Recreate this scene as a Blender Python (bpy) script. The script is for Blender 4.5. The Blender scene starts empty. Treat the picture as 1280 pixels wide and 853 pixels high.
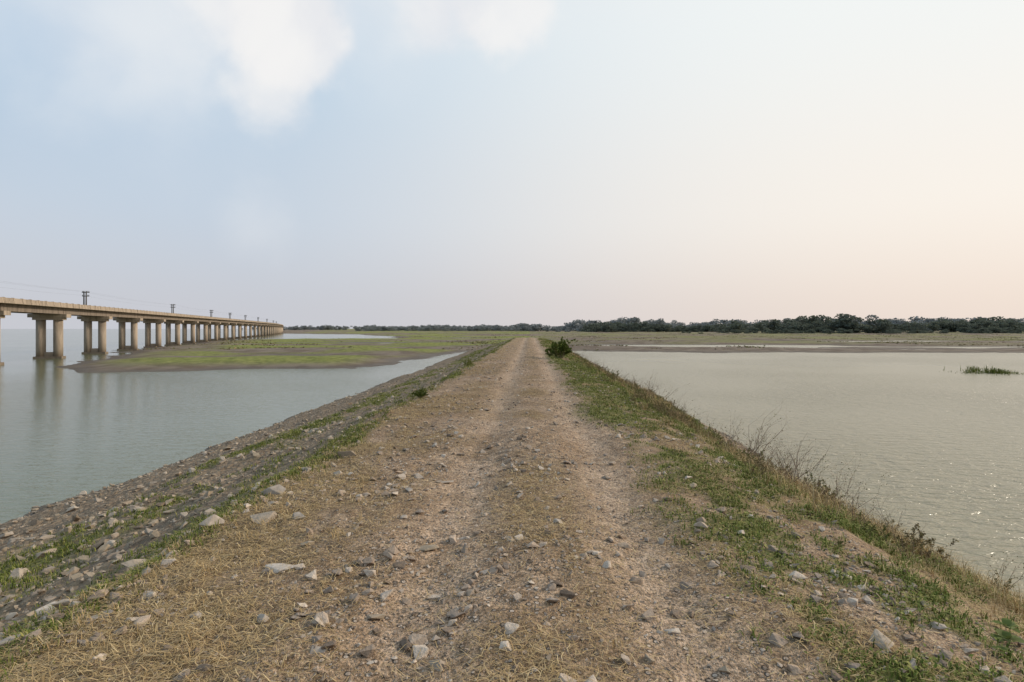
import bpy, bmesh, math, random
import numpy as np
from mathutils import Vector
random.seed(7); rng=np.random.default_rng(7)
sc=bpy.context.scene
WL=-2.5      # water level (road top = 0)
CH=1.7       # eye height

# ------------------------------------------------------------------ noise
def _h(ix,iy,s):
    n=(ix.astype(np.int64)*374761393+iy.astype(np.int64)*668265263+s*1274126177)&0xffffffff
    n=((n^(n>>13))*1274126177)&0xffffffff
    n=(n^(n>>16))&0xffffff
    return n/float(0xffffff)
def vnoise(x,y,s=0):
    x=np.asarray(x,float);y=np.asarray(y,float)
    ix=np.floor(x);iy=np.floor(y);fx=x-ix;fy=y-iy
    fx=fx*fx*(3-2*fx);fy=fy*fy*(3-2*fy)
    a=_h(ix,iy,s);b=_h(ix+1,iy,s);c=_h(ix,iy+1,s);d=_h(ix+1,iy+1,s)
    return (a*(1-fx)+b*fx)*(1-fy)+(c*(1-fx)+d*fx)*fy
def fbm(x,y,o=4,s=0):
    t=0;a=.5;n=0
    for i in range(o):
        t=t+a*vnoise(x*2**i+i*17.3,y*2**i-i*9.1,s+i*31);n+=a;a*=.5
    return t/n
def ss(a,b,x):
    t=np.clip((x-a)/(b-a),0,1);return t*t*(3-2*t)
def bump(x,c,w): return np.exp(-((x-c)/w)**2)

# ------------------------------------------------------------------ terrain
PX=[-400,-16,-11.1,-8.2,-5.9,-5.0,-3.5,-2.8,-2.0,0,1.3,2.2,3.0,4.2,7.5,11,400]
PZ=[-3.7,-3.7,-2.5,-1.62,-.95,-.80,-.30,-.03,.0,.03,.0,-.06,-.22,-.80,-2.5,-3.7,-3.7]
def wander(y): return (fbm(y*.07,y*0+3.3,2,5)-.5)*.35
def tracks(x,y):
    xx=x-wander(y)
    return np.clip(bump(xx,.85,.34)+bump(xx,-.68,.32),0,1)
def emb(x,y):
    sw=ss(1.5,7,np.abs(x))
    xw=x+(fbm(y*.16,x*.2,3,11)-.5)*1.5*sw+(fbm(y*.9,x*.9,3,12)-.5)*.5*sw
    z=np.interp(xw,PX,PZ)
    top=1-ss(2.6,3.6,np.abs(x))
    z=z-.07*tracks(x,y)
    z=z+(fbm(x*.9,y*.9,4,21)-.5)*(.12+.10*(1-top))
    z=z+(fbm(x*6,y*6,3,22)-.5)*(.05+.04*(1-top))
    t=ss(104,165,y)
    return np.where(z>WL,WL+(z-WL)*(1-.93*t),z)
POLY=np.array([(-48.9,59.7),(-41.4,53.3),(-35.3,54.3),(-29.2,57.4),(-18.6,59.7),(-16.6,72.8),(-13.8,90),(-10,106),(0,112),(7,104),
 (8,100),(30,98),(60,99),(120,98),(200,101),(500,110),(5000,300),(9000,9000),(-4200,9000),(-645,1493),(-235,498),(-127,415),
 (-74,300),(-50,226),(-64,214),(-99,213),(-112,235),(-104,190),(-92,150),(-80,112),(-68,90),(-58,72)],float)
def sdist(x,y):
    shp=x.shape;x=x.ravel();y=y.ravel()
    d=np.full(x.shape,1e18);ins=np.zeros(x.shape,bool)
    n=len(POLY)
    for i in range(n):
        ax,ay=POLY[i];bx,by=POLY[(i+1)%n]
        ex,ey=bx-ax,by-ay;L=ex*ex+ey*ey
        t=np.clip(((x-ax)*ex+(y-ay)*ey)/L,0,1)
        d=np.minimum(d,(x-ax-t*ex)**2+(y-ay-t*ey)**2)
        if ay!=by:
            c=((ay>y)!=(by>y))&(x<ex*(y-ay)/ey+ax);ins^=c
    d=np.sqrt(d);return np.where(ins,d,-d).reshape(shp)
def land(x,y):
    sd=sdist(x,y)+(fbm(x*.12,y*.12,4,41)-.5)*7
    n=fbm(x*.03,y*.07,4,43)
    z=WL+np.where(sd>0,.34*ss(0,9,sd)+.3*ss(30,200,sd),sd*.12)
    z=z+np.where(sd>-2,(n-.50)*1.5*ss(-2,6,sd),0)
    # back-water creek on the right-hand flats
    yc=136+10*(fbm(x*.03,x*0+2,3,46)-.5)*2
    z=z-.95*bump(y,yc,10)*ss(9,16,x)*(1-ss(60,90,x))
    z=z-.7*bump(y,yc+45,9)*ss(60,90,x)*(1-ss(180,240,x))
    z=z+(fbm(x*.6,y*.6,3,44)-.5)*.12
    return np.maximum(z,-3.7),sd

def m_grass(x,y):
    n=fbm(x*.9,y*.45,4,61);n2=fbm(x*3.5,y*3.5,3,62)
    edge=(fbm(y*.35,x*0+1,3,63)-.5)
    near=ss(4,16,y)
    r=ss(1.25-.25*near,2.2-.5*near,x+edge*1.1)*(1-ss(5.9,6.6,x+edge))
    r=r*ss(.42,.55,n*.55+n2*.45+.05*near+.06*ss(1.8,3.0,x))
    l=bump(x+edge*.5,-3.02,.34)*1.5+bump(x+edge*1.3,-5.6,.60)*1.3+bump(x+edge*1.6,-4.3,.3)*.4
    l=np.clip(l,0,1)*ss(.39,.52,n2*.5+n*.5)
    return np.clip(r+l,0,1)
def m_straw(x,y):
    n=fbm(x*1.3+9,y*.8,4,71)
    c=bump(x,-2.1,.95)*1.1+bump(x,0.08,.36)*.7+bump(x,2.1,.8)*.85+ss(2.6,3.4,x)*(1-ss(5.5,6.5,x))*.8
    return np.clip(np.clip(c,0,1)*ss(.32,.62,n),0,1)
def m_gravel(x,y):
    return np.clip(ss(3.0,3.8,-x)+ss(5.4,6.2,x),0,1)

# ------------------------------------------------------------------ helpers
def mk_mesh(name,V,F,mat=None,attrs=None,smooth=False,parent=None):
    V=np.asarray(V,np.float32);F=np.asarray(F,np.int32)
    me=bpy.data.meshes.new(name);k=F.shape[1]
    me.vertices.add(len(V));me.vertices.foreach_set('co',V.ravel())
    me.loops.add(F.size);me.loops.foreach_set('vertex_index',F.ravel())
    me.polygons.add(len(F));me.polygons.foreach_set('loop_start',np.arange(0,F.size,k,dtype=np.int32))
    me.polygons.foreach_set('use_smooth',np.full(len(F),smooth))
    me.update(calc_edges=True)
    for a,v in (attrs or {}).items():
        at=me.attributes.new(a,'FLOAT','POINT');at.data.foreach_set('value',np.asarray(v,np.float32).ravel())
    if mat: me.materials.append(mat)
    ob=bpy.data.objects.new(name,me);sc.collection.objects.link(ob)
    if parent: ob.parent=parent
    return ob
def rotm(rz,tx,ty):
    c,s=np.cos(rz),np.sin(rz);z=np.zeros_like(c);o=np.ones_like(c)
    Rz=np.stack([c,-s,z,s,c,z,z,z,o],-1).reshape(-1,3,3)
    c,s=np.cos(tx),np.sin(tx);Rx=np.stack([o,z,z,z,c,-s,z,s,c],-1).reshape(-1,3,3)
    c,s=np.cos(ty),np.sin(ty);Ry=np.stack([c,z,s,z,o,z,-s,z,c],-1).reshape(-1,3,3)
    return Rx@Ry@Rz
def inst(vv,ff,pos,rz,tx,ty,scl):
    R=rotm(rz,tx,ty)
    M=R*scl[:,None,:]
    W=np.einsum('nij,vj->nvi',M,vv)+pos[:,None,:]
    F=(ff[None]+(np.arange(len(pos))*len(vv))[:,None,None]).reshape(-1,ff.shape[1])
    r=np.repeat(rng.random(len(pos)),len(vv))
    return W.reshape(-1,3),F,r
def join(parts):
    V=[];F=[];R=[];o=0
    for v,f,r in parts:
        if len(v)==0: continue
        V.append(v);F.append(f+o);R.append(r);o+=len(v)
    return np.concatenate(V),np.concatenate(F),np.concatenate(R)

class NT:
    def __init__(s,t): s.t=t;s.n=t.nodes;s.l=t.links
    def new(s,ty,**k):
        n=s.n.new(ty)
        for a,b in k.items(): setattr(n,a,b)
        return n
    def put(s,sock,v):
        if hasattr(v,'is_linked'): s.l.new(v,sock)
        elif v is not None:
            if isinstance(v,(tuple,list)) and len(v)==3 and sock.type=='RGBA': v=(*v,1)
            sock.default_value=v
    def math(s,op,a,b=None,c=None,clamp=False):
        n=s.new('ShaderNodeMath',operation=op,use_clamp=clamp)
        s.put(n.inputs[0],a)
        if b is not None: s.put(n.inputs[1],b)
        if c is not None: s.put(n.inputs[2],c)
        return n.outputs[0]
    def vm(s,op,a,b=None):
        n=s.new('ShaderNodeVectorMath',operation=op);s.put(n.inputs[0],a)
        if b is not None: s.put(n.inputs[1],b)
        return n.outputs['Value'] if op in('DOT_PRODUCT','DISTANCE','LENGTH') else n.outputs[0]
    def ss(s,a,b,x,lo=0,hi=1):
        n=s.new('ShaderNodeMapRange',interpolation_type='SMOOTHSTEP')
        s.put(n.inputs['Value'],x);n.inputs['From Min'].default_value=a;n.inputs['From Max'].default_value=b
        n.inputs['To Min'].default_value=lo;n.inputs['To Max'].default_value=hi
        return n.outputs[0]
    def mix(s,f,a,b,bt='MIX'):
        n=s.new('ShaderNodeMix',data_type='RGBA',blend_type=bt)
        s.put(n.inputs[0],f);s.put(n.inputs[6],a);s.put(n.inputs[7],b);return n.outputs[2]
    def noise(s,vec,scale,det=4,rough=.55,dist=0):
        n=s.new('ShaderNodeTexNoise');s.put(n.inputs['Vector'],vec)
        n.inputs['Scale'].default_value=scale;n.inputs['Detail'].default_value=det
        n.inputs['Roughness'].default_value=rough;n.inputs['Distortion'].default_value=dist
        return n.outputs[0]
    def attr(s,name):
        n=s.new('ShaderNodeAttribute');n.attribute_name=name;return n.outputs['Fac']
def mat_new(name):
    m=bpy.data.materials.new(name);m.use_nodes=True
    t=NT(m.node_tree);p=m.node_tree.nodes['Principled BSDF']
    p.inputs['Specular IOR Level'].default_value=.2
    return m,t,p

# ------------------------------------------------------------------ materials
def mat_ground():
    m,t,p=mat_new('ground_soil')
    P=t.new('ShaderNodeNewGeometry').outputs['Position']
    n1=t.noise(P,1.3,3,.6);n2=t.noise(P,9,4,.7);n3=t.noise(P,45,2,.7);n4=t.noise(P,.35,2)
    c=t.mix(t.ss(.35,.65,n1),(.32,.215,.13),(.47,.335,.225))
    c=t.mix(t.ss(.42,.64,n2),c,(.22,.145,.088))
    c=t.mix(t.math('MULTIPLY',t.attr('track'),t.ss(.3,.58,n2,.95,.45)),c,(.54,.40,.29))
    c=t.mix(1.0,c,t.mix(t.ss(.3,.7,n3),(.50,.48,.45),(1.3,1.3,1.3)),'MULTIPLY')
    def fleck(scale,th,amt,c):
        v=t.new('ShaderNodeTexVoronoi');t.put(v.inputs['Vector'],P);v.inputs['Scale'].default_value=scale
        sp=t.new('ShaderNodeSeparateColor');t.put(sp.inputs[0],v.outputs['Color'])
        on=t.ss(th,th+.05,sp.outputs[0])
        fle=t.math('MULTIPLY',t.ss(.36,.24,v.outputs['Distance']),on)
        crevice_shade=t.math('MULTIPLY',t.ss(.52,.36,v.outputs['Distance']),on)
        c=t.mix(t.math('MULTIPLY',crevice_shade,.75),c,(.09,.06,.04))  # dark rim painted round each pebble as crevice shade
        fcol=t.mix(sp.outputs[1],(.21,.165,.13),(.58,.48,.39))
        return t.mix(t.math('MULTIPLY',fle,amt),c,fcol),fle
    c,f1=fleck(55,.5,.9,c)
    c,f2=fleck(20,.70,.95,c)
    mp=t.new('ShaderNodeMapping');t.put(mp.inputs['Vector'],P);mp.inputs['Scale'].default_value=(30,100,30);mp.inputs['Rotation'].default_value=(0,0,.6)
    mp2=t.new('ShaderNodeMapping');t.put(mp2.inputs['Vector'],P);mp2.inputs['Scale'].default_value=(100,26,30);mp2.inputs['Rotation'].default_value=(0,0,.3)
    sn=t.math('MAXIMUM',t.noise(mp.outputs[0],1,2,.7,.8),t.noise(mp2.outputs[0],1,2,.7,.8))
    sm=t.math('MULTIPLY',t.attr('straw'),t.ss(.50,.62,sn,.1,1))
    c=t.mix(t.math('MULTIPLY',sm,.85),c,t.mix(t.ss(.45,.7,sn),(.22,.14,.06),(.60,.43,.21)))
    v2=t.new('ShaderNodeTexVoronoi');t.put(v2.inputs['Vector'],P);v2.inputs['Scale'].default_value=11
    s2=t.new('ShaderNodeSeparateColor');t.put(s2.inputs[0],v2.outputs['Color'])
    gc=t.mix(s2.outputs[0],(.21,.165,.11),(.42,.335,.245))
    gc=t.mix(t.ss(.4,.6,n2),gc,(.25,.18,.12))
    gc=t.mix(t.ss(.3,.6,v2.outputs['Distance'],0,.6),gc,(.11,.08,.055))
    gc=t.mix(t.ss(.4,.65,n1,0,.5),gc,(.33,.24,.155))
    c=t.mix(t.math('MULTIPLY',t.attr('gravel'),.92),c,gc)
    gcol=t.mix(t.ss(.35,.65,n2),(.07,.08,.017),(.23,.225,.055))
    c=t.mix(t.math('MULTIPLY',t.attr('grass'),t.ss(.35,.6,n3,.45,.95)),c,gcol)
    fl=t.mix(t.ss(.35,.65,n4),(.155,.115,.085),(.235,.185,.14))
    fl=t.mix(t.attr('fgreen'),fl,t.mix(t.ss(.3,.7,n1),(.14,.155,.035),(.28,.28,.08)))
    c=t.mix(t.attr('far'),c,fl)
    sx=t.new('ShaderNodeSeparateXYZ');t.put(sx.inputs[0],P)
    wet=t.ss(-2.25,-2.44,t.math('ADD',sx.outputs[2],t.math('MULTIPLY',t.math('SUBTRACT',n2,.5),.2)))
    c=t.mix(t.math('MULTIPLY',wet,.6),c,(.085,.065,.045))
    t.put(p.inputs['Base Color'],c)
    t.put(p.inputs['Roughness'],t.math('SUBTRACT',.95,t.math('MULTIPLY',wet,.35)))
    h=t.math('ADD',t.math('MULTIPLY',n2,.7),t.math('MULTIPLY',n3,.35))
    h=t.math('ADD',h,t.math('ADD',t.math('MULTIPLY',f1,.25),t.math('MULTIPLY',f2,.5)))
    h=t.math('ADD',h,t.math('MULTIPLY',sm,t.math('MULTIPLY',sn,.6)))
    h=t.math('SUBTRACT',h,t.math('MULTIPLY',t.math('MULTIPLY',v2.outputs['Distance'],t.attr('gravel')),1.2))
    b=t.new('ShaderNodeBump');b.inputs['Strength'].default_value=1;b.inputs['Distance'].default_value=.05
    t.put(b.inputs['Height'],h);t.l.new(b.outputs[0],p.inputs['Normal'])
    return m
def mat_rnd(name,cols,rough=.9,nscale=20,trans=0,simple=False):
    m,t,p=mat_new(name)
    r=t.new('ShaderNodeValToRGB');t.put(r.inputs[0],t.attr('rnd'))
    e=r.color_ramp.elements
    for i,c in enumerate(cols):
        pos=i/(len(cols)-1)
        el=e[0] if i==0 else (e[-1] if i==len(cols)-1 else e.new(pos))
        el.color=(*c,1)
    c=r.outputs[0]
    p.inputs['Roughness'].default_value=rough
    if not simple:
        P=t.new('ShaderNodeNewGeometry').outputs['Position']
        n=t.noise(P,nscale,2,.6)
        c=t.mix(1.0,c,t.mix(n,(.55,.55,.55),(1.4,1.4,1.4)),'MULTIPLY')
    t.put(p.inputs['Base Color'],c)
    if trans:
        tr=t.new('ShaderNodeBsdfTranslucent');t.put(tr.inputs[0],c)
        mx=t.new('ShaderNodeMixShader');mx.inputs[0].default_value=trans
        t.l.new(p.outputs[0],mx.inputs[1]);t.l.new(tr.outputs[0],mx.inputs[2])
        t.l.new(mx.outputs[0],m.node_tree.nodes['Material Output'].inputs[0])
    elif not simple:
        b=t.new('ShaderNodeBump');b.inputs['Strength'].default_value=.6;b.inputs['Distance'].default_value=.012
        t.put(b.inputs['Height'],n);t.l.new(b.outputs[0],p.inputs['Normal'])
    return m
def mat_water():
    m,t,p=mat_new('lake_water')
    P=t.new('ShaderNodeNewGeometry').outputs['Position']
    sx=t.new('ShaderNodeSeparateXYZ');t.put(sx.inputs[0],P)
    big=t.noise(P,.03,3)
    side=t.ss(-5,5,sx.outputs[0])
    c=t.mix(side,(.125,.135,.070),(.30,.26,.165))  # right side warmer and paler: sky reflection painted into the water colour
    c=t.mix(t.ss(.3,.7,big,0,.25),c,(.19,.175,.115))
    t.put(p.inputs['Base Color'],c)
    p.inputs['IOR'].default_value=1.33;p.inputs['Specular IOR Level'].default_value=.5
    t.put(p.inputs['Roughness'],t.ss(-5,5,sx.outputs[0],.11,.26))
    mp=t.new('ShaderNodeMapping');t.put(mp.inputs['Vector'],P);mp.inputs['Scale'].default_value=(1,2.3,1);mp.inputs['Rotation'].default_value=(0,0,.25)
    n1=t.noise(mp.outputs[0],1.7,3,.6,.5);n2=t.noise(mp.outputs[0],6,2,.6)
    h=t.math('ADD',n1,t.math('MULTIPLY',n2,.2))
    amp=t.math('MULTIPLY',t.ss(-5,5,sx.outputs[0],.2,1),t.ss(.3,.7,t.noise(P,.06,2),.55,1.1))
    b=t.new('ShaderNodeBump');b.inputs['Strength'].default_value=1;b.inputs['Distance'].default_value=.19
    t.put(b.inputs['Height'],t.math('MULTIPLY',h,amp));t.l.new(b.outputs[0],p.inputs['Normal'])
    return m
def mat_concrete(name,base):
    m,t,p=mat_new(name)
    P=t.new('ShaderNodeNewGeometry').outputs['Position']
    mp=t.new('ShaderNodeMapping');t.put(mp.inputs['Vector'],P);mp.inputs['Scale'].default_value=(1.5,1.5,.25)
    st=t.noise(mp.outputs[0],1.2,5,.65);n=t.noise(P,6,4)
    d=tuple(x*.5 for x in base)
    c=t.mix(t.ss(.42,.7,st),base,d);c=t.mix(t.math('MULTIPLY',n,.35),c,tuple(x*1.25 for x in base))
    sx=t.new('ShaderNodeSeparateXYZ');t.put(sx.inputs[0],P)
    c=t.mix(t.ss(-1.2,-2.3,sx.outputs[2],0,.6),c,(.12,.09,.06))
    t.put(p.inputs['Base Color'],c);p.inputs['Roughness'].default_value=.85
    return m
def mat_plain(name,col,rough=.8):
    m,t,p=mat_new(name)
    P=t.new('ShaderNodeNewGeometry').outputs['Position'];n=t.noise(P,8,3)
    t.put(p.inputs['Base Color'],t.mix(n,tuple(x*.7 for x in col),tuple(x*1.3 for x in col)))
    p.inputs['Roughness'].default_value=rough;return m

M_ground=mat_ground();M_water=mat_water()
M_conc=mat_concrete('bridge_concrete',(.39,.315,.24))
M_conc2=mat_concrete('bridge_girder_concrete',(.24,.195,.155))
M_steel=mat_plain('rusty_steel',(.10,.085,.07));M_wood=mat_plain('pole_grey',(.10,.09,.08))
M_stone=mat_rnd('stone_weathered',[(.18,.135,.095),(.34,.27,.19),(.245,.195,.15),(.44,.365,.285),(.35,.265,.185)],nscale=25)
M_pebble=mat_rnd('pebble',[(.15,.11,.08),(.35,.265,.195),(.25,.20,.16),(.54,.45,.36),(.38,.28,.20)],nscale=60)
M_pale=mat_rnd('stone_pale',[(.40,.34,.28),(.30,.255,.21),(.50,.43,.36)],nscale=25)
M_straw=mat_rnd('dry_straw',[(.26,.17,.075),(.50,.35,.16),(.39,.27,.14),(.66,.50,.27)],simple=True)
M_grass=mat_rnd('green_grass',[(.055,.075,.012),(.115,.145,.024),(.18,.195,.045),(.31,.28,.095)],simple=True)
M_weed=mat_rnd('weed_leaf',[(.10,.11,.03),(.15,.15,.045),(.21,.155,.08),(.28,.20,.11)],simple=True)
M_twig=mat_rnd('dry_twig',[(.14,.09,.06),(.22,.15,.10),(.30,.21,.145)],simple=True)
M_tree=mat_rnd('tree_foliage_haze_tint',[(.09,.105,.088),(.118,.135,.102),(.15,.165,.12)],nscale=.15,trans=.25)  # distance haze painted in: leaf greens paled and greyed, the air is clear
M_treefar=mat_rnd('tree_foliage_painted_haze',[(.22,.235,.235),(.245,.26,.255),(.27,.28,.27)],nscale=.1,trans=.2)  # farther rows: stronger haze painted into the leaf colours
M_reed=mat_rnd('water_plant_leaf',[(.08,.11,.03),(.13,.17,.045),(.20,.22,.08)],nscale=3,trans=.3)

# ------------------------------------------------------------------ ground mesh
xs_in=np.arange(-11.5,8.5,.055)
def grow(a,end,r,s0):
    o=[a];s=s0
    while o[-1]<end:
        o.append(o[-1]+max(s,(o[-1]*r)));
    return np.array(o[1:])
xr=grow(8.5,6000,.014,.07);xl=-grow(11.5,6000,.014,.07)[::-1]
X=np.concatenate([xl,xs_in,xr])
ya=np.arange(-26,1.6,.3);yb=grow(ya[-1]+.02,8000,.012,.025)
Y=np.concatenate([ya,yb])
GX,GY=np.meshgrid(X,Y)
E=emb(GX,GY);L,SD=land(GX,GY);Z=np.maximum(E,L)
far=ss(-.05,.15,L-E)*ss(40,60,GY)
far=np.maximum(far,ss(108,125,GY))
bx=-67.5-.34*(GY-80)
nb=ss(2,22,GX-bx)
fg=ss(.40,.56,fbm(GX*.045,GY*.09,4,81)+.10*ss(-5,-30,GX)*(1-ss(200,260,GY)))*ss(1.5,7,SD)*nb
fg=fg*ss(.0,.22,Z-WL)
fg=np.where(GX>0,fg*.55*ss(115,170,GY),fg)
nx,ny=len(X),len(Y)
idx=np.arange(nx*ny).reshape(ny,nx)
F=np.stack([idx[:-1,:-1],idx[:-1,1:],idx[1:,1:],idx[1:,:-1]],-1).reshape(-1,4)
ground=mk_mesh('ground',np.stack([GX,GY,Z],-1).reshape(-1,3),F,M_ground,
  dict(grass=m_grass(GX,GY),straw=m_straw(GX,GY),track=tracks(GX,GY)*ss(.2,.5,fbm(GX*1.5,GY*.6,3,91)),gravel=m_gravel(GX,GY),far=far,fgreen=fg),smooth=True)
S=9000
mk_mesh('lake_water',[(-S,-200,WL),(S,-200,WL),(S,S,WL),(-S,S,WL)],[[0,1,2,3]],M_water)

# ------------------------------------------------------------------ rocks
def hull_rock(n,flat=.6,seed=0,bev=.06):
    r=random.Random(seed);bm=bmesh.new()
    for i in range(n):
        v=Vector((r.gauss(0,1),r.gauss(0,1),r.gauss(0,1))).normalized()*r.uniform(.75,1.1)
        bm.verts.new((v.x*r.uniform(.85,1.15),v.y*.8,v.z*flat))
    bmesh.ops.convex_hull(bm,input=bm.verts)
    for v in [v for v in bm.verts if not v.link_faces]: bm.verts.remove(v)
    if bev: bmesh.ops.bevel(bm,geom=bm.edges[:],offset=bev,segments=1,affect='EDGES',profile=.6)
    bmesh.ops.triangulate(bm,faces=bm.faces[:]);bm.verts.index_update()
    V=np.array([v.co[:] for v in bm.verts]);Fa=np.array([[v.index for v in f.verts] for f in bm.faces]);bm.free()
    return V,Fa
small=[hull_rock(8,.65,i,0) for i in range(8)]
big=[hull_rock(11,random.uniform(.4,.7),100+i,.03) for i in range(10)]
def sample(n,x0,x1,y0,y1,prob=None):
    y=y0*(y1/y0)**rng.random(n)
    x=rng.uniform(x0,x1,n)
    if prob is not None:
        k=rng.random(n)<prob(x,y);x=x[k];y=y[k]
    return x,y
def scatter_rocks(name,variants,x,y,smin,smax,mat,sink=.25,power=2.5):
    z=emb(x,y);s=smin+(smax-smin)*rng.random(len(x))**power
    k=rng.integers(0,len(variants),len(x));parts=[]
    for i,(v,f) in enumerate(variants):
        q=k==i;n=q.sum()
        if n==0: continue
        sc3=s[q][:,None]*rng.uniform(.65,1.2,(n,3))
        pos=np.stack([x[q],y[q],z[q]+s[q]*(.4-sink)],-1)
        parts.append(inst(v,f,pos,rng.uniform(0,6.28,n),rng.normal(0,.3,n),rng.normal(0,.3,n),sc3))
    V,F,R=join(parts);return mk_mesh(name,V,F,mat,dict(rnd=R))
cl=lambda x,y:.2+.8*ss(.45,.6,fbm(x*1.2,y*1.2,3,101))
x,y=sample(70000,-3.2,3.0,1.6,40,lambda x,y:cl(x,y)*(1-.35*tracks(x,y))*(1-.6*m_grass(x,y)))
scatter_rocks('road_gravel',small,x,y,.005,.024,M_pebble)
x,y=sample(9500,-3.3,3.0,1.8,60,lambda x,y:cl(x,y)*(1-.5*tracks(x,y)))
scatter_rocks('road_stones',big,x,y,.014,.075,M_pebble,power=2.6)
x,y=sample(26000,-11.6,-3.0,1.8,110,lambda x,y:.35+.65*ss(.4,.6,fbm(x*.8,y*.8,3,102)))
q=emb(x,y)>-2.7
scatter_rocks('bank_gravel',small,x[q],y[q],.012,.05,M_stone)
x,y=sample(7500,-11.6,-2.9,1.8,110,lambda x,y:.25+.75*np.maximum(.6*ss(.45,.6,fbm(x*.6,y*.6,3,103)),ss(9.0,10.3,-x)))
q=emb(x,y)>-2.75
scatter_rocks('bank_stones',big,x[q],y[q],.025,.13,M_stone,power=2.8)
x,y=sample(7000,5.6,8.3,3,110,lambda x,y:.2+.8*ss(6.2,7.2,x))
q=emb(x,y)>-2.75
scatter_rocks('shore_stones',big,x[q],y[q],.03,.13,M_stone,power=2.5)
RK=[(-1.79,4.05,.105,.35),(-1.74,4.43,.055,.6),(-2.06,5.06,.075,.7),(-2.38,5.1,.13,.6),(-2.8,5.0,.10,.7),(-.79,4.4,.08,.35),
(.24,4.87,.045,.7),(-.91,3.36,.055,.6),(-.95,6.46,.09,.3),(1.93,3.12,.085,.75),(1.95,2.89,.05,.7),(1.0,2.9,.035,.8),(-2.64,5.93,.11,.6),
(-2.5,7.7,.13,.6),(-2.95,3.25,.10,.6),(-.47,2.91,.055,.5),(-1.1,2.95,.05,.6),(-.38,3.65,.045,.6),(-2.0,3.4,.05,.5),(1.75,6.2,.10,.35),
(-1.25,5.9,.06,.5),(-2.25,6.6,.08,.6),(-3.4,4.1,.13,.5),(-3.5,3.5,.10,.6),(-1.55,3.3,.045,.7),(.62,2.95,.035,.7),(-2.7,6.9,.10,.5),(.1,2.9,.03,.6),(-.1,5.8,.05,.5),(2.3,4.9,.05,.6)]
for i,(rx,ry,s,fl) in enumerate(RK):
    v,f=hull_rock(11,fl,500+i,.03)
    z=float(emb(np.array([rx]),np.array([ry]))[0])
    V,F,R=inst(v,f,np.array([[0,0,0.]]),np.array([rng.uniform(0,6)]),np.array([rng.normal(0,.08)]),np.array([rng.normal(0,.08)]),np.array([[s*1.2,s*1.0,s]]))
    o=mk_mesh('rock',V,F,M_pale if i%2==0 else M_stone,dict(rnd=R));o.location=(rx,ry,z+s*fl*.3)

# ------------------------------------------------------------------ straw & grass
def blades(x,y,z,h,w,lean,lie=False):
    n=len(x);a=rng.uniform(0,2*np.pi,n)
    ux,uy=np.cos(a),np.sin(a)
    wx,wy=-uy*w,ux*w
    if lie:
        L=h;t=rng.uniform(-.12,.35,n);zz=z+.004+rng.random(n)*.02
        cv=rng.normal(0,.18,n)*L
        p0=np.stack([x,y,zz],-1);p1=np.stack([x+ux*L*.5-uy*cv,y+uy*L*.5+ux*cv,zz+t*L*.5+.004],-1)
        p2=np.stack([x+ux*L,y+uy*L,zz+np.abs(t)*L*.3],-1)
    else:
        p0=np.stack([x,y,z-.01],-1);p1=np.stack([x+ux*h*lean*.35,y+uy*h*lean*.35,z+h*.6],-1)
        p2=np.stack([x+ux*h*lean,y+uy*h*lean,z+h*(1-.35*lean)],-1)
    W=np.stack([wx,wy,np.zeros(n)],-1)
    V=np.stack([p0-W,p0+W,p1-W*.8,p1+W*.8,p2],1).reshape(-1,3)
    f=np.array([[0,1,3],[0,3,2],[2,3,4]])
    F=(f[None]+(np.arange(n)*5)[:,None,None]).reshape(-1,3)
    return V,F,np.repeat(rng.random(n),5)
def leaflets(x,y,z,s):
    n=len(x);a=rng.uniform(0,6.28,n);t=rng.uniform(-.1,.8,n)
    d=np.stack([np.cos(a)*np.cos(t),np.sin(a)*np.cos(t),np.sin(t)],-1);w=np.stack([-np.sin(a),np.cos(a),rng.normal(0,.3,n)],-1)
    p=np.stack([x,y,z],-1);S_=s[:,None]
    V=np.stack([p,p+d*S_*.5+w*S_*.3,p+d*S_,p+d*S_*.5-w*S_*.3],1).reshape(-1,3)
    F=(np.array([[0,1,2],[0,2,3]])[None]+(np.arange(n)*4)[:,None,None]).reshape(-1,3)
    return V,F,np.repeat(rng.random(n),4)
x,y=sample(190000,-3.4,4.8,1.6,18,lambda x,y:m_straw(x,y)*.9+.05)
n=len(x);V,F,R=blades(x,y,emb(x,y),rng.uniform(.03,.13,n),rng.uniform(.0008,.0022,n)*(1+y*.06),0,True)
mk_mesh('dry_straw_litter',V,F,M_straw,dict(rnd=R))
def clump(n,x0,x1,y0,y1,prob,per,spread):
    x,y=sample(n,x0,x1,y0,y1,prob)
    x=np.repeat(x,per);y=np.repeat(y,per)
    return x+rng.normal(0,spread,len(x)),y+rng.normal(0,spread,len(x))
parts=[]
x,y=clump(5500,-3.5,6.2,1.8,60,lambda x,y:m_straw(x,y)*(.25+.75*ss(1.5,3,np.abs(x)))*(1-tracks(x,y)),9,.025)
n=len(x);parts.append(blades(x,y,emb(x,y),rng.uniform(.03,.10,n)*(1+.8*ss(2.6,3.4,x)),rng.uniform(.001,.002,n)*(1+y*.06),rng.uniform(.4,1.3,n)))
x,y=clump(1300,2.6,5.4,2.6,100,lambda x,y:ss(.44,.6,fbm(x*.9,y*.4,3,151))*(.3+.7*ss(3,3.6,x)),24,.06)
n=len(x);parts.append(blades(x,y,emb(x,y),rng.uniform(.08,.30,n),rng.uniform(.0012,.0026,n)*(1+y*.06),rng.uniform(.2,1.2,n)))
V,F,R=join(parts);mk_mesh('dry_grass_tufts',V,F,M_straw,dict(rnd=R))
parts=[]
x,y=clump(24000,1.0,6.6,1.8,100,lambda x,y:m_grass(x,y),9,.04)
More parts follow.
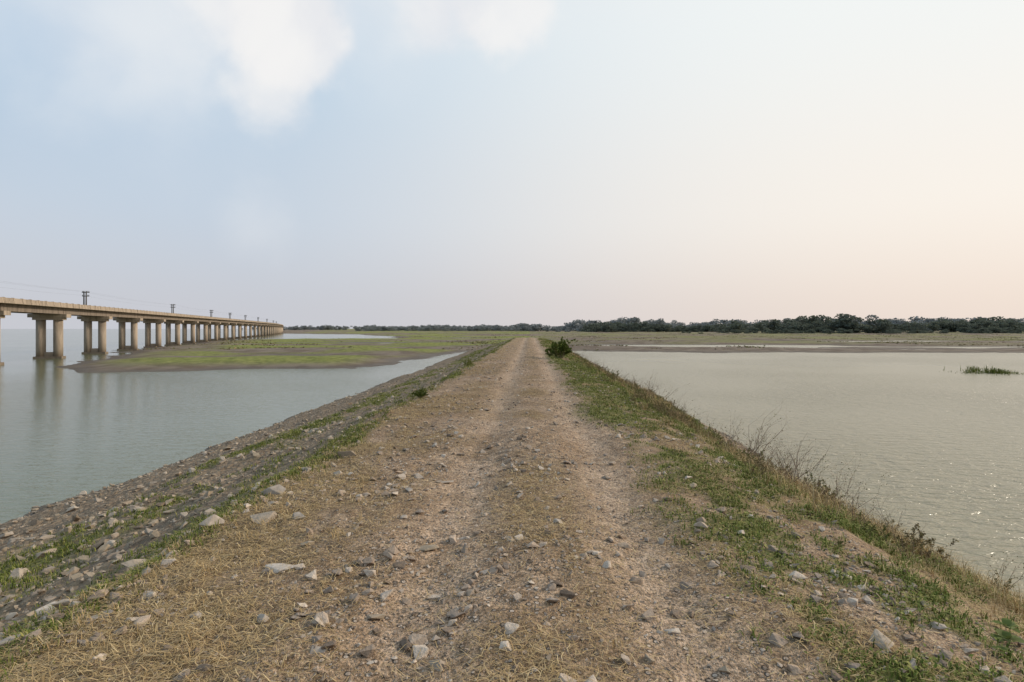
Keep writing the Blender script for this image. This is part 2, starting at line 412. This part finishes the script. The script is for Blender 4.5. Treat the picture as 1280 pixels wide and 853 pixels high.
n=len(x);parts.append(blades(x,y,emb(x,y),rng.uniform(.015,.065,n)*(1+.8*ss(2.2,3.2,x)),rng.uniform(.0018,.0042,n)*(1+y*.05),rng.uniform(.3,1.6,n)))
x,y=clump(19000,1.0,6.6,1.8,60,lambda x,y:m_grass(x,y),6,.05)
n=len(x);parts.append(leaflets(x,y,emb(x,y)+rng.uniform(0,.03,n),rng.uniform(.012,.03,n)*(1+y*.03)))
x,y=clump(18000,-6.8,-2.5,1.8,100,lambda x,y:m_grass(x,y),9,.04)
n=len(x);parts.append(blades(x,y,emb(x,y),rng.uniform(.02,.08,n),rng.uniform(.0018,.0045,n)*(1+y*.05),rng.uniform(.3,1.4,n)))
V,F,R=join(parts);mk_mesh('green_grass',V,F,M_grass,dict(rnd=R))

# ------------------------------------------------------------------ weeds / twigs
def tube(p,q,r0,r1):
    p=np.array(p);q=np.array(q);d=q-p;d=d/(np.linalg.norm(d)+1e-9)
    a=np.cross(d,[.3,.9,.1]);a/=np.linalg.norm(a);b=np.cross(d,a)
    V=[]
    for c,r in((p,r0),(q,r1)):
        for k in range(3):
            an=k*2.094;V.append(c+(a*math.cos(an)+b*math.sin(an))*r)
    F=[]
    for k in range(3):
        j=(k+1)%3;F+=[[k,j,3+j],[k,3+j,3+k]]
    return V,F
def weed(seed,H,nst,leafd,spread=.5,r=.0035,leaf=.02):
    rr=random.Random(seed);TV=[];TF=[];LV=[];LF=[]
    def leafq(c,s):
        a=np.array([rr.gauss(0,1) for _ in range(3)]);a/=np.linalg.norm(a)
        b=np.cross(a,[rr.gauss(0,1) for _ in range(3)]);b/=np.linalg.norm(b)
        o=len(LV);LV.extend([c,c+a*s*.5+b*s*.28,c+a*s,c+a*s*.5-b*s*.28]);LF.extend([[o,o+1,o+2],[o,o+2,o+3]])
    def br(p,d,L,r,lv):
        seg=4;p=np.array(p,float);d=np.array(d,float)
        for i in range(seg):
            d=d+np.array([rr.gauss(0,.13),rr.gauss(0,.13),rr.gauss(0,.06)]);d/=np.linalg.norm(d)
            q=p+d*L/seg;r1=r*(1-.18);v,f=tube(p,q,r,r1);o=len(TV);TV.extend(v);TF.extend([[a+o for a in t] for t in f])
            nl=leafd*(1+lv);nl=int(nl)+(rr.random()<nl-int(nl))
            for _ in range(nl):
                leafq(p+(q-p)*rr.random(),leaf*rr.uniform(.6,1.5))
            if lv<2 and i>0 and rr.random()<.8:
                e=d+np.array([rr.gauss(0,.6),rr.gauss(0,.6),rr.gauss(.1,.3)]);e/=np.linalg.norm(e)
                br(q,e,L*rr.uniform(.35,.6),r1*.65,lv+1)
            p=q;r=r1
    for i in range(nst):
        a=rr.uniform(0,6.28);s=rr.uniform(.1,spread)
        br([rr.gauss(0,.04),rr.gauss(0,.04),-.02],[math.cos(a)*s,math.sin(a)*s,1],H*rr.uniform(.6,1.1),r,0)
    return np.array(TV),np.array(TF),(np.array(LV) if LV else None),(np.array(LF) if LF else None)
dry=[weed(i,.6,5,.25 if i%2 else 0,.9,.0038,.016) for i in range(6)]
leafy=[weed(50+i,.30,6,1.2,1.3,.0025,.024) for i in range(6)]
def place_weeds(name,variants,x,y,s,leafmat):
    par=bpy.data.objects.new(name,None);sc.collection.objects.link(par)
    z=emb(x,y);k=rng.integers(0,len(variants),len(x));tp=[];lp=[]
    for i,(tv,tf,lv,lf) in enumerate(variants):
        q=k==i;n=q.sum()
        if not n: continue
        pos=np.stack([x[q],y[q],z[q]],-1);rz=rng.uniform(0,6.28,n);tl=rng.normal(0,.12,n);sc3=np.repeat(s[q][:,None],3,1)
        tp.append(inst(tv,tf,pos,rz,tl,tl*0,sc3))
        if lv is not None:
            w,f,r=inst(lv,lf,pos,rz,tl,tl*0,sc3);r=np.clip(r*.6+.4*np.repeat(rng.random(len(r)//4),4),0,1);lp.append((w,f,r))
    V,F,R=join(tp);mk_mesh('stems',V,F,M_twig,dict(rnd=R),parent=par)
    if lp: V,F,R=join(lp);mk_mesh('leaves',V,F,leafmat,dict(rnd=R),parent=par)
    return par
x=np.concatenate([rng.normal(3.7,.35,75),rng.normal(4.1,.5,50),[3.9,4.0,4.1,4.2,3.8,3.7,3.9,4.0]]);y=np.concatenate([4.8*(45/4.8)**rng.random(75),6*(80/6)**rng.random(50),[10.0,10.6,10.3,11.1,17,18,8.2,8.8]])
place_weeds('dry_weeds',dry,x,y,np.concatenate([rng.uniform(.5,1.05,125),rng.uniform(1.1,1.5,8)]),M_weed)
x,y=sample(1000,2.5,6.0,3.6,100,lambda x,y:(.08+.92*ss(.46,.6,fbm(x*.8,y*.35,3,121)))*ss(3.2,7,y))
place_weeds('leafy_weeds',leafy,x,y,rng.uniform(.35,.9,len(x))*(.5+.5*ss(2.6,3.3,x)),M_weed)
x,y=sample(50,-3.3,-2.7,8,90);place_weeds('bank_weeds',leafy,x,y,rng.uniform(.3,.5,len(x)),M_grass)
bushv=[weed(91,.75,18,4,1.6,.010,.06)]
place_weeds('roadside_bush',bushv,np.array([1.75]),np.array([33.]),np.array([1.2]),M_grass)
place_weeds('roadside_bush',bushv,np.array([-2.9]),np.array([27.]),np.array([.35]),M_grass)
place_weeds('roadside_bush',bushv,np.array([-2.7]),np.array([14.]),np.array([.26]),M_grass)
def broadleaf(name,x,y,z,n,L,mat):
    V=[];F=[];R=[]
    for i in range(n):
        a=i*2.4+random.uniform(-.3,.3);el=random.uniform(.35,1.1);ll=L*random.uniform(.7,1.1);w=ll*.26
        d=np.array([math.cos(a)*math.cos(el),math.sin(a)*math.cos(el),math.sin(el)]);s=np.array([-math.sin(a),math.cos(a),0])
        o=len(V);m=6
        for k in range(m+1):
            t=k/m;c=np.array([0,0,.02])+d*ll*t+np.array([0,0,-.45*ll*t*t]);ww=w*math.sin(math.pi*min(1,t*.92+.06))**.8
            V+= [c-s*ww+[0,0,.15*ww],c,c+s*ww+[0,0,.15*ww]];R+=[.3+.1*i%1]*3
        for k in range(m):
            b=o+k*3;F+=[[b,b+1,b+4,b+3],[b+1,b+2,b+5,b+4]]
    ob=mk_mesh(name,V,F,mat,dict(rnd=R),smooth=True);ob.location=(x,y,z);return ob
for (bx_,by_,s) in [(2.85,3.4,.12),(3.02,3.6,.10),(2.65,3.2,.06)]:
    z=float(emb(np.array([bx_]),np.array([by_]))[0]);broadleaf('broadleaf_plant',bx_,by_,z,9,s,M_reed)
n=1100;a=rng.normal(0,1,(n,2));g=fbm(a[:,0]*2,a[:,1]*2,2,5)>.48;a=a[g];n=len(a);x=43.7+a[:,0]*1.3;y=54+a[:,1]*1.2
V,F,R=blades(x,y,np.full(n,WL),rng.uniform(.2,1.0,n)*np.exp(-(a[:,0]+.6)**2*.35),rng.uniform(.012,.03,n),rng.uniform(.2,1.3,n))
mk_mesh('water_plants',V,F,M_grass,dict(rnd=R))
x=rng.uniform(-110,420,9000);y=105*(700/105)**rng.random(9000)
zz,sdd=land(x,y);q=(zz>WL+.12)&(fbm(x*.03,y*.05,3,131)>.52);x=x[q];y=y[q];zz=zz[q]
x=np.repeat(x,10)+rng.normal(0,1.6,len(x)*10);y=np.repeat(y,10)+rng.normal(0,1.6,len(y)*10);zz=np.repeat(zz,10)
n=len(x);V,F,R=blades(x,y,zz,rng.uniform(.06,.28,n),rng.uniform(.1,.25,n),rng.uniform(.5,1.5,n))
mk_mesh('marsh_grass',V,F,M_weed,dict(rnd=R))

# ------------------------------------------------------------------ distant trees
def tree_variant(seed):
    r=np.random.default_rng(seed);V=[];F=[];R=[]
    th=r.uniform(.15,.25)
    def addt(p,q,a,b):
        v,f=tube(p,q,a,b);o=len(V);V.extend(v);F.extend([[c+o for c in t] for t in f]);R.extend([0.]*6)
    addt([0,0,-.05],[.02,0,th],.03,.022)
    lobes=[]
    for i in range(r.integers(7,11)):
        c=np.array([r.normal(0,.26),r.normal(0,.26),r.uniform(th,.86)]);rad=r.uniform(.12,.24)*(1.1-.5*abs(c[2]-.5))
        lobes.append((c,rad));addt([.02,0,th*.8],c,.014,.006)
    for c,rad in lobes:
        for k in range(75):
            d=r.normal(0,1,3);d/=np.linalg.norm(d);pt=c+d*rad*r.uniform(.55,1.12)*np.array([1.15,1.15,.8])
            a=r.normal(0,1,3);a/=np.linalg.norm(a);b=np.cross(a,r.normal(0,1,3));b/=np.linalg.norm(b);s=r.uniform(.025,.055)
            o=len(V);V.extend([pt-a*s,pt-b*s,pt+a*s,pt+b*s]);F.extend([[o,o+1,o+2],[o,o+2,o+3]])
            R.extend([float(np.clip(.35+.5*d[2]+r.normal(0,.15),0,1))]*4)  # top light painted into leaf tone: lobe tops lighter, undersides darker
    return np.array(V,float),np.array(F),np.array(R)
TVs=[tree_variant(i) for i in range(7)]
def tree_mass(name,specs,mat):
    parts=[]
    k=rng.integers(0,len(TVs),len(specs));sp=np.array(specs)
    for i,(v,f,r) in enumerate(TVs):
        q=k==i;n=q.sum()
        if not n: continue
        s=sp[q];sc3=np.stack([s[:,3],s[:,3],s[:,2]],-1)
        W,F,_=inst(v,f,np.stack([s[:,0],s[:,1],np.full(n,-2.6)],-1),rng.uniform(0,6.28,n),np.zeros(n),np.zeros(n),sc3)
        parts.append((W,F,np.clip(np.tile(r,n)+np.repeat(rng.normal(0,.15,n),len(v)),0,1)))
    V,F,R=join(parts);return mk_mesh(name,V,F,mat,dict(rnd=R))
def row(n,x0,x1,y0,dy,h0,h1,even=.5):
    o=[]
    for i in range(n):
        x=random.uniform(x0,x1)
        cl=float(fbm(np.array([x*.02]),np.array([y0*.1]),3,int(y0))[0])
        if random.random()>even+1.2*(cl-.3): continue
        h=random.uniform(h0,h1)*(.45+1.1*cl);o.append((x,y0+random.uniform(0,dy),h,h*random.uniform(1.0,1.8)))
    return o
sp=row(210,185,620,430,90,6,13,.4)+row(110,60,230,560,90,6,11)+row(220,110,700,390,50,2.5,5)
tree_mass('distant_trees',sp,M_tree)
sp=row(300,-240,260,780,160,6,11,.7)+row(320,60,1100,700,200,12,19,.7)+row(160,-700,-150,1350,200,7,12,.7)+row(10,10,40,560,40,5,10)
tree_mass('distant_haze_tinted_trees',sp,M_treefar)

# ------------------------------------------------------------------ bridge
bridge=bpy.data.objects.new('railway_bridge',None);sc.collection.objects.link(bridge)
def bslope(y): return .34+.09*float(ss(200,600,np.array(y)))
ys=[80-15.1*4+i*15.1 for i in range(54)]
pts=[];x=-67.5+.34*15.1*4
pts.append((x,ys[0]))
for a,b in zip(ys[:-1],ys[1:]):
    x-=bslope((a+b)/2)*(b-a);pts.append((x,b))
TOP=CH+3.55
def box(bmx,c,ux,uy,sx,sy,z0,z1):
    vs=[]
    for z in(z0,z1):
        for a,b in((-1,-1),(1,-1),(1,1),(-1,1)):
            vs.append(bmx.verts.new((c[0]+ux[0]*a*sx/2+uy[0]*b*sy/2,c[1]+ux[1]*a*sx/2+uy[1]*b*sy/2,z)))
    for f in((3,2,1,0),(4,5,6,7),(0,1,5,4),(1,2,6,5),(2,3,7,6),(3,0,4,7)): bmx.faces.new([vs[i] for i in f])
def cyl(bmx,c,r,z0,z1,n=16,r2=None):
    r2=r2 or r;lo=[];hi=[]
    for k in range(n):
        a=2*math.pi*k/n
        lo.append(bmx.verts.new((c[0]+r*math.cos(a),c[1]+r*math.sin(a),z0)));hi.append(bmx.verts.new((c[0]+r2*math.cos(a),c[1]+r2*math.sin(a),z1)))
    for k in range(n):
        j=(k+1)%n;bmx.faces.new([lo[k],lo[j],hi[j],hi[k]])
    bmx.faces.new(hi);bmx.faces.new(lo[::-1])
B={k:bmesh.new() for k in('deck_slab','parapets','girders','piers','pier_caps','rails','footings')}
for i,(p,q) in enumerate(zip(pts[:-1],pts[1:])):
    d=Vector((q[0]-p[0],q[1]-p[1]));Ln=d.length;d.normalize();t=Vector((d.y,-d.x))
    mid=((p[0]+q[0])/2,(p[1]+q[1])/2)
    box(B['deck_slab'],mid,t,d,4.9,Ln-.004,TOP-.62,TOP-.38)
    for s in(-1,1):
        c=(mid[0]+t.x*s*2.32,mid[1]+t.y*s*2.32);box(B['parapets'],c,t,d,.18,Ln-.08,TOP-.379,TOP)
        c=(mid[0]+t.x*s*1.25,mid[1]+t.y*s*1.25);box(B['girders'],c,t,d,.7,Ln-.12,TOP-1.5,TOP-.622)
        c=(mid[0]+t.x*s*.53,mid[1]+t.y*s*.53);box(B['rails'],c,t,d,.08,Ln,TOP-.379,TOP-.2)
        if i<26:
            nP=8
            for k in range(nP):
                u=(k+.5)/nP;c=(p[0]+(q[0]-p[0])*u+t.x*s*2.32,p[1]+(q[1]-p[1])*u+t.y*s*2.32)
                box(B['parapets'],c,t,d,.26,.22,TOP-.60,TOP+.05)
    box(B['pier_caps'],p,t,d,4.5,1.5,TOP-2.0,TOP-1.502)
    box(B['pier_caps'],p,t,d,3.5,1.3,TOP-2.35,TOP-2.002)
    for s in(-1,1):
        c=(p[0]+t.x*s*1.0,p[1]+t.y*s*1.0);cyl(B['piers'],c,.56,-3.6,TOP-2.352)
    box(B['footings'],p,t,d,3.3,1.4,-3.6,WL+.30)
    box(B['footings'],p,t,d,1.0,.6,WL+.302,WL+.9)
for k,bmx in B.items():
    bmesh.ops.recalc_face_normals(bmx,faces=bmx.faces[:])
    me=bpy.data.meshes.new(k);bmx.to_mesh(me);bmx.free()
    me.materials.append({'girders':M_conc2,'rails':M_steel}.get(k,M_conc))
    if k=='piers':
        for f in me.polygons: f.use_smooth=len(f.vertices)==4
    o=bpy.data.objects.new(k,me);sc.collection.objects.link(o);o.parent=bridge
# utility poles bracketed to the far edge of the deck
def pole(x,y,z0,h):
    bmx=bmesh.new();X_=(1,0);Y_=(0,1)
    cyl(bmx,(-.2,0),.12,0,h,8,.09);cyl(bmx,(.2,0),.12,0,h,8,.09)
    for k,zz in enumerate((h-.3,h-.95)): box(bmx,(0,.14),X_,Y_,1.3-.1*k,.12,zz,zz+.13)
    for zz in(h-.17,h-.82):
        for a in(-.56,-.36,.36,.56): cyl(bmx,(a,.14),.045,zz,zz+.18,6)
    box(bmx,(0,-.02),X_,Y_,.62,.1,.2,.45);box(bmx,(.55,-.02),X_,Y_,.9,.12,.05,.18)
    me=bpy.data.meshes.new('utility_pole');bmx.to_mesh(me);bmx.free();me.materials.append(M_wood)
    o=bpy.data.objects.new('utility_pole',me);sc.collection.objects.link(o);o.location=(x,y,z0);return o
tops=[]
def bpos(Yq):
    for a,b in zip(pts[:-1],pts[1:]):
        if a[1]<=Yq<=b[1]:
            u=(Yq-a[1])/(b[1]-a[1]);return a[0]+(b[0]-a[0])*u
for k,Yq in enumerate([50,99,152,199,234,275,325,380,450,520]):
    xx=bpos(Yq)-3.4
    pole(xx,Yq,TOP-.75,3.75);tops.append((xx,Yq,TOP+3.0-.1))
cv=bpy.data.curves.new('power_lines','CURVE');cv.dimensions='3D';cv.bevel_depth=.005
for off,dz in((-.56,0),(.56,0),(-.5,-.65)):
    for a,b in zip(tops[:-1],tops[1:]):
        s=cv.splines.new('POLY');s.points.add(12)
        for k in range(13):
            u=k/12;s.points[k].co=(a[0]+(b[0]-a[0])*u+off,a[1]+(b[1]-a[1])*u+.14,a[2]+(b[2]-a[2])*u+dz-.35*4*u*(1-u),1)
cv.materials.append(M_wood);o=bpy.data.objects.new('power_lines',cv);sc.collection.objects.link(o)

# ------------------------------------------------------------------ world / sky
SUN_AZ=math.radians(74);SUN_EL=math.radians(27)
w=bpy.data.worlds.new('World');sc.world=w;w.use_nodes=True
t=NT(w.node_tree);w.node_tree.nodes.clear()
out=t.new('ShaderNodeOutputWorld')
sky=t.new('ShaderNodeTexSky',sky_type='NISHITA');sky.sun_disc=False;sky.sun_elevation=SUN_EL;sky.sun_rotation=SUN_AZ
sky.dust_density=4;sky.air_density=1.2
b1=t.new('ShaderNodeBackground');t.put(b1.inputs[0],sky.outputs[0]);b1.inputs[1].default_value=.08
D=t.vm('NORMALIZE',t.new('ShaderNodeTexCoord').outputs['Generated'])
sx=t.new('ShaderNodeSeparateXYZ');t.put(sx.inputs[0],D);ez=sx.outputs[2]
sd=Vector((math.sin(SUN_AZ)*math.cos(SUN_EL),math.cos(SUN_AZ)*math.cos(SUN_EL),math.sin(SUN_EL)))
ds=t.vm('DOT_PRODUCT',D,tuple(sd))
horiz=t.mix(t.ss(-.15,.85,ds),(.61,.62,.67),(.90,.77,.68))
low=t.mix(t.ss(-.2,.8,ds),(.59,.67,.77),(.97,.90,.82))
mid=t.mix(t.ss(-.35,.8,ds),(.36,.57,.79),(.92,.95,.94))
c=t.mix(t.ss(.0,.20,ez),horiz,low)
c=t.mix(t.ss(.12,.50,ez),c,mid)
c=t.mix(t.ss(.6,1,ez),c,(.50,.63,.78))
nz=t.noise(D,6,5,.5,.2)
warp=t.math('MULTIPLY',t.math('SUBTRACT',nz,.5),.16)
def blob(v,r,soft,amp):
    v=Vector(v).normalized()
    d=t.math('ADD',t.vm('DISTANCE',D,tuple(v)),warp)
    return t.math('MULTIPLY',t.ss(r+soft,r-soft,d),amp)
cl_=None
for v,r,s,a in [((-.45,1,.61),.105,.028,.8),((-.41,1,.52),.078,.02,.88),((-.45,1,.42),.05,.03,.78),((-.60,1,.58),.10,.09,.28),
                ((-.07,1,.61),.09,.025,.85),((-.16,1,.545),.055,.03,.78),((-.27,1,.62),.12,.10,.45),
                ((-.47,1,.185),.04,.04,.22),((-.66,1,.42),.10,.09,.18),((-.8,1,.75),.2,.1,.5),((.1,1,.9),.2,.1,.4)]:
    bb=blob(v,r,s,a);cl_=bb if cl_ is None else t.math('SUBTRACT',1.0,t.math('MULTIPLY',t.math('SUBTRACT',1.0,cl_),t.math('SUBTRACT',1.0,bb)))
ccol=t.mix(t.ss(.35,.65,nz),(.95,.94,.93),(.84,.85,.88))
c=t.mix(cl_,c,ccol)
b2=t.new('ShaderNodeBackground');t.put(b2.inputs[0],c);b2.inputs[1].default_value=1.0
mx=t.new('ShaderNodeMixShader');mx.inputs[0].default_value=.94
t.l.new(b1.outputs[0],mx.inputs[1]);t.l.new(b2.outputs[0],mx.inputs[2]);t.l.new(mx.outputs[0],out.inputs[0])
sl=bpy.data.lights.new('sun','SUN');sl.energy=2.7;sl.angle=math.radians(7);sl.color=(1,.87,.71)
so=bpy.data.objects.new('sun',sl);sc.collection.objects.link(so);so.rotation_euler=(-sd).to_track_quat('-Z','Y').to_euler();so.location=(50,20,40)

# ------------------------------------------------------------------ camera
cam=bpy.data.cameras.new('camera');co=bpy.data.objects.new('camera',cam);sc.collection.objects.link(co);sc.camera=co
co.location=(0,0,CH);co.rotation_euler=(math.pi/2,0,0)
cam.sensor_width=36;cam.lens=20;cam.shift_x=-22/1280;cam.shift_y=-15.5/1280;cam.clip_start=.05;cam.clip_end=20000
sc.view_settings.view_transform='Standard';sc.view_settings.look='None';sc.view_settings.exposure=0
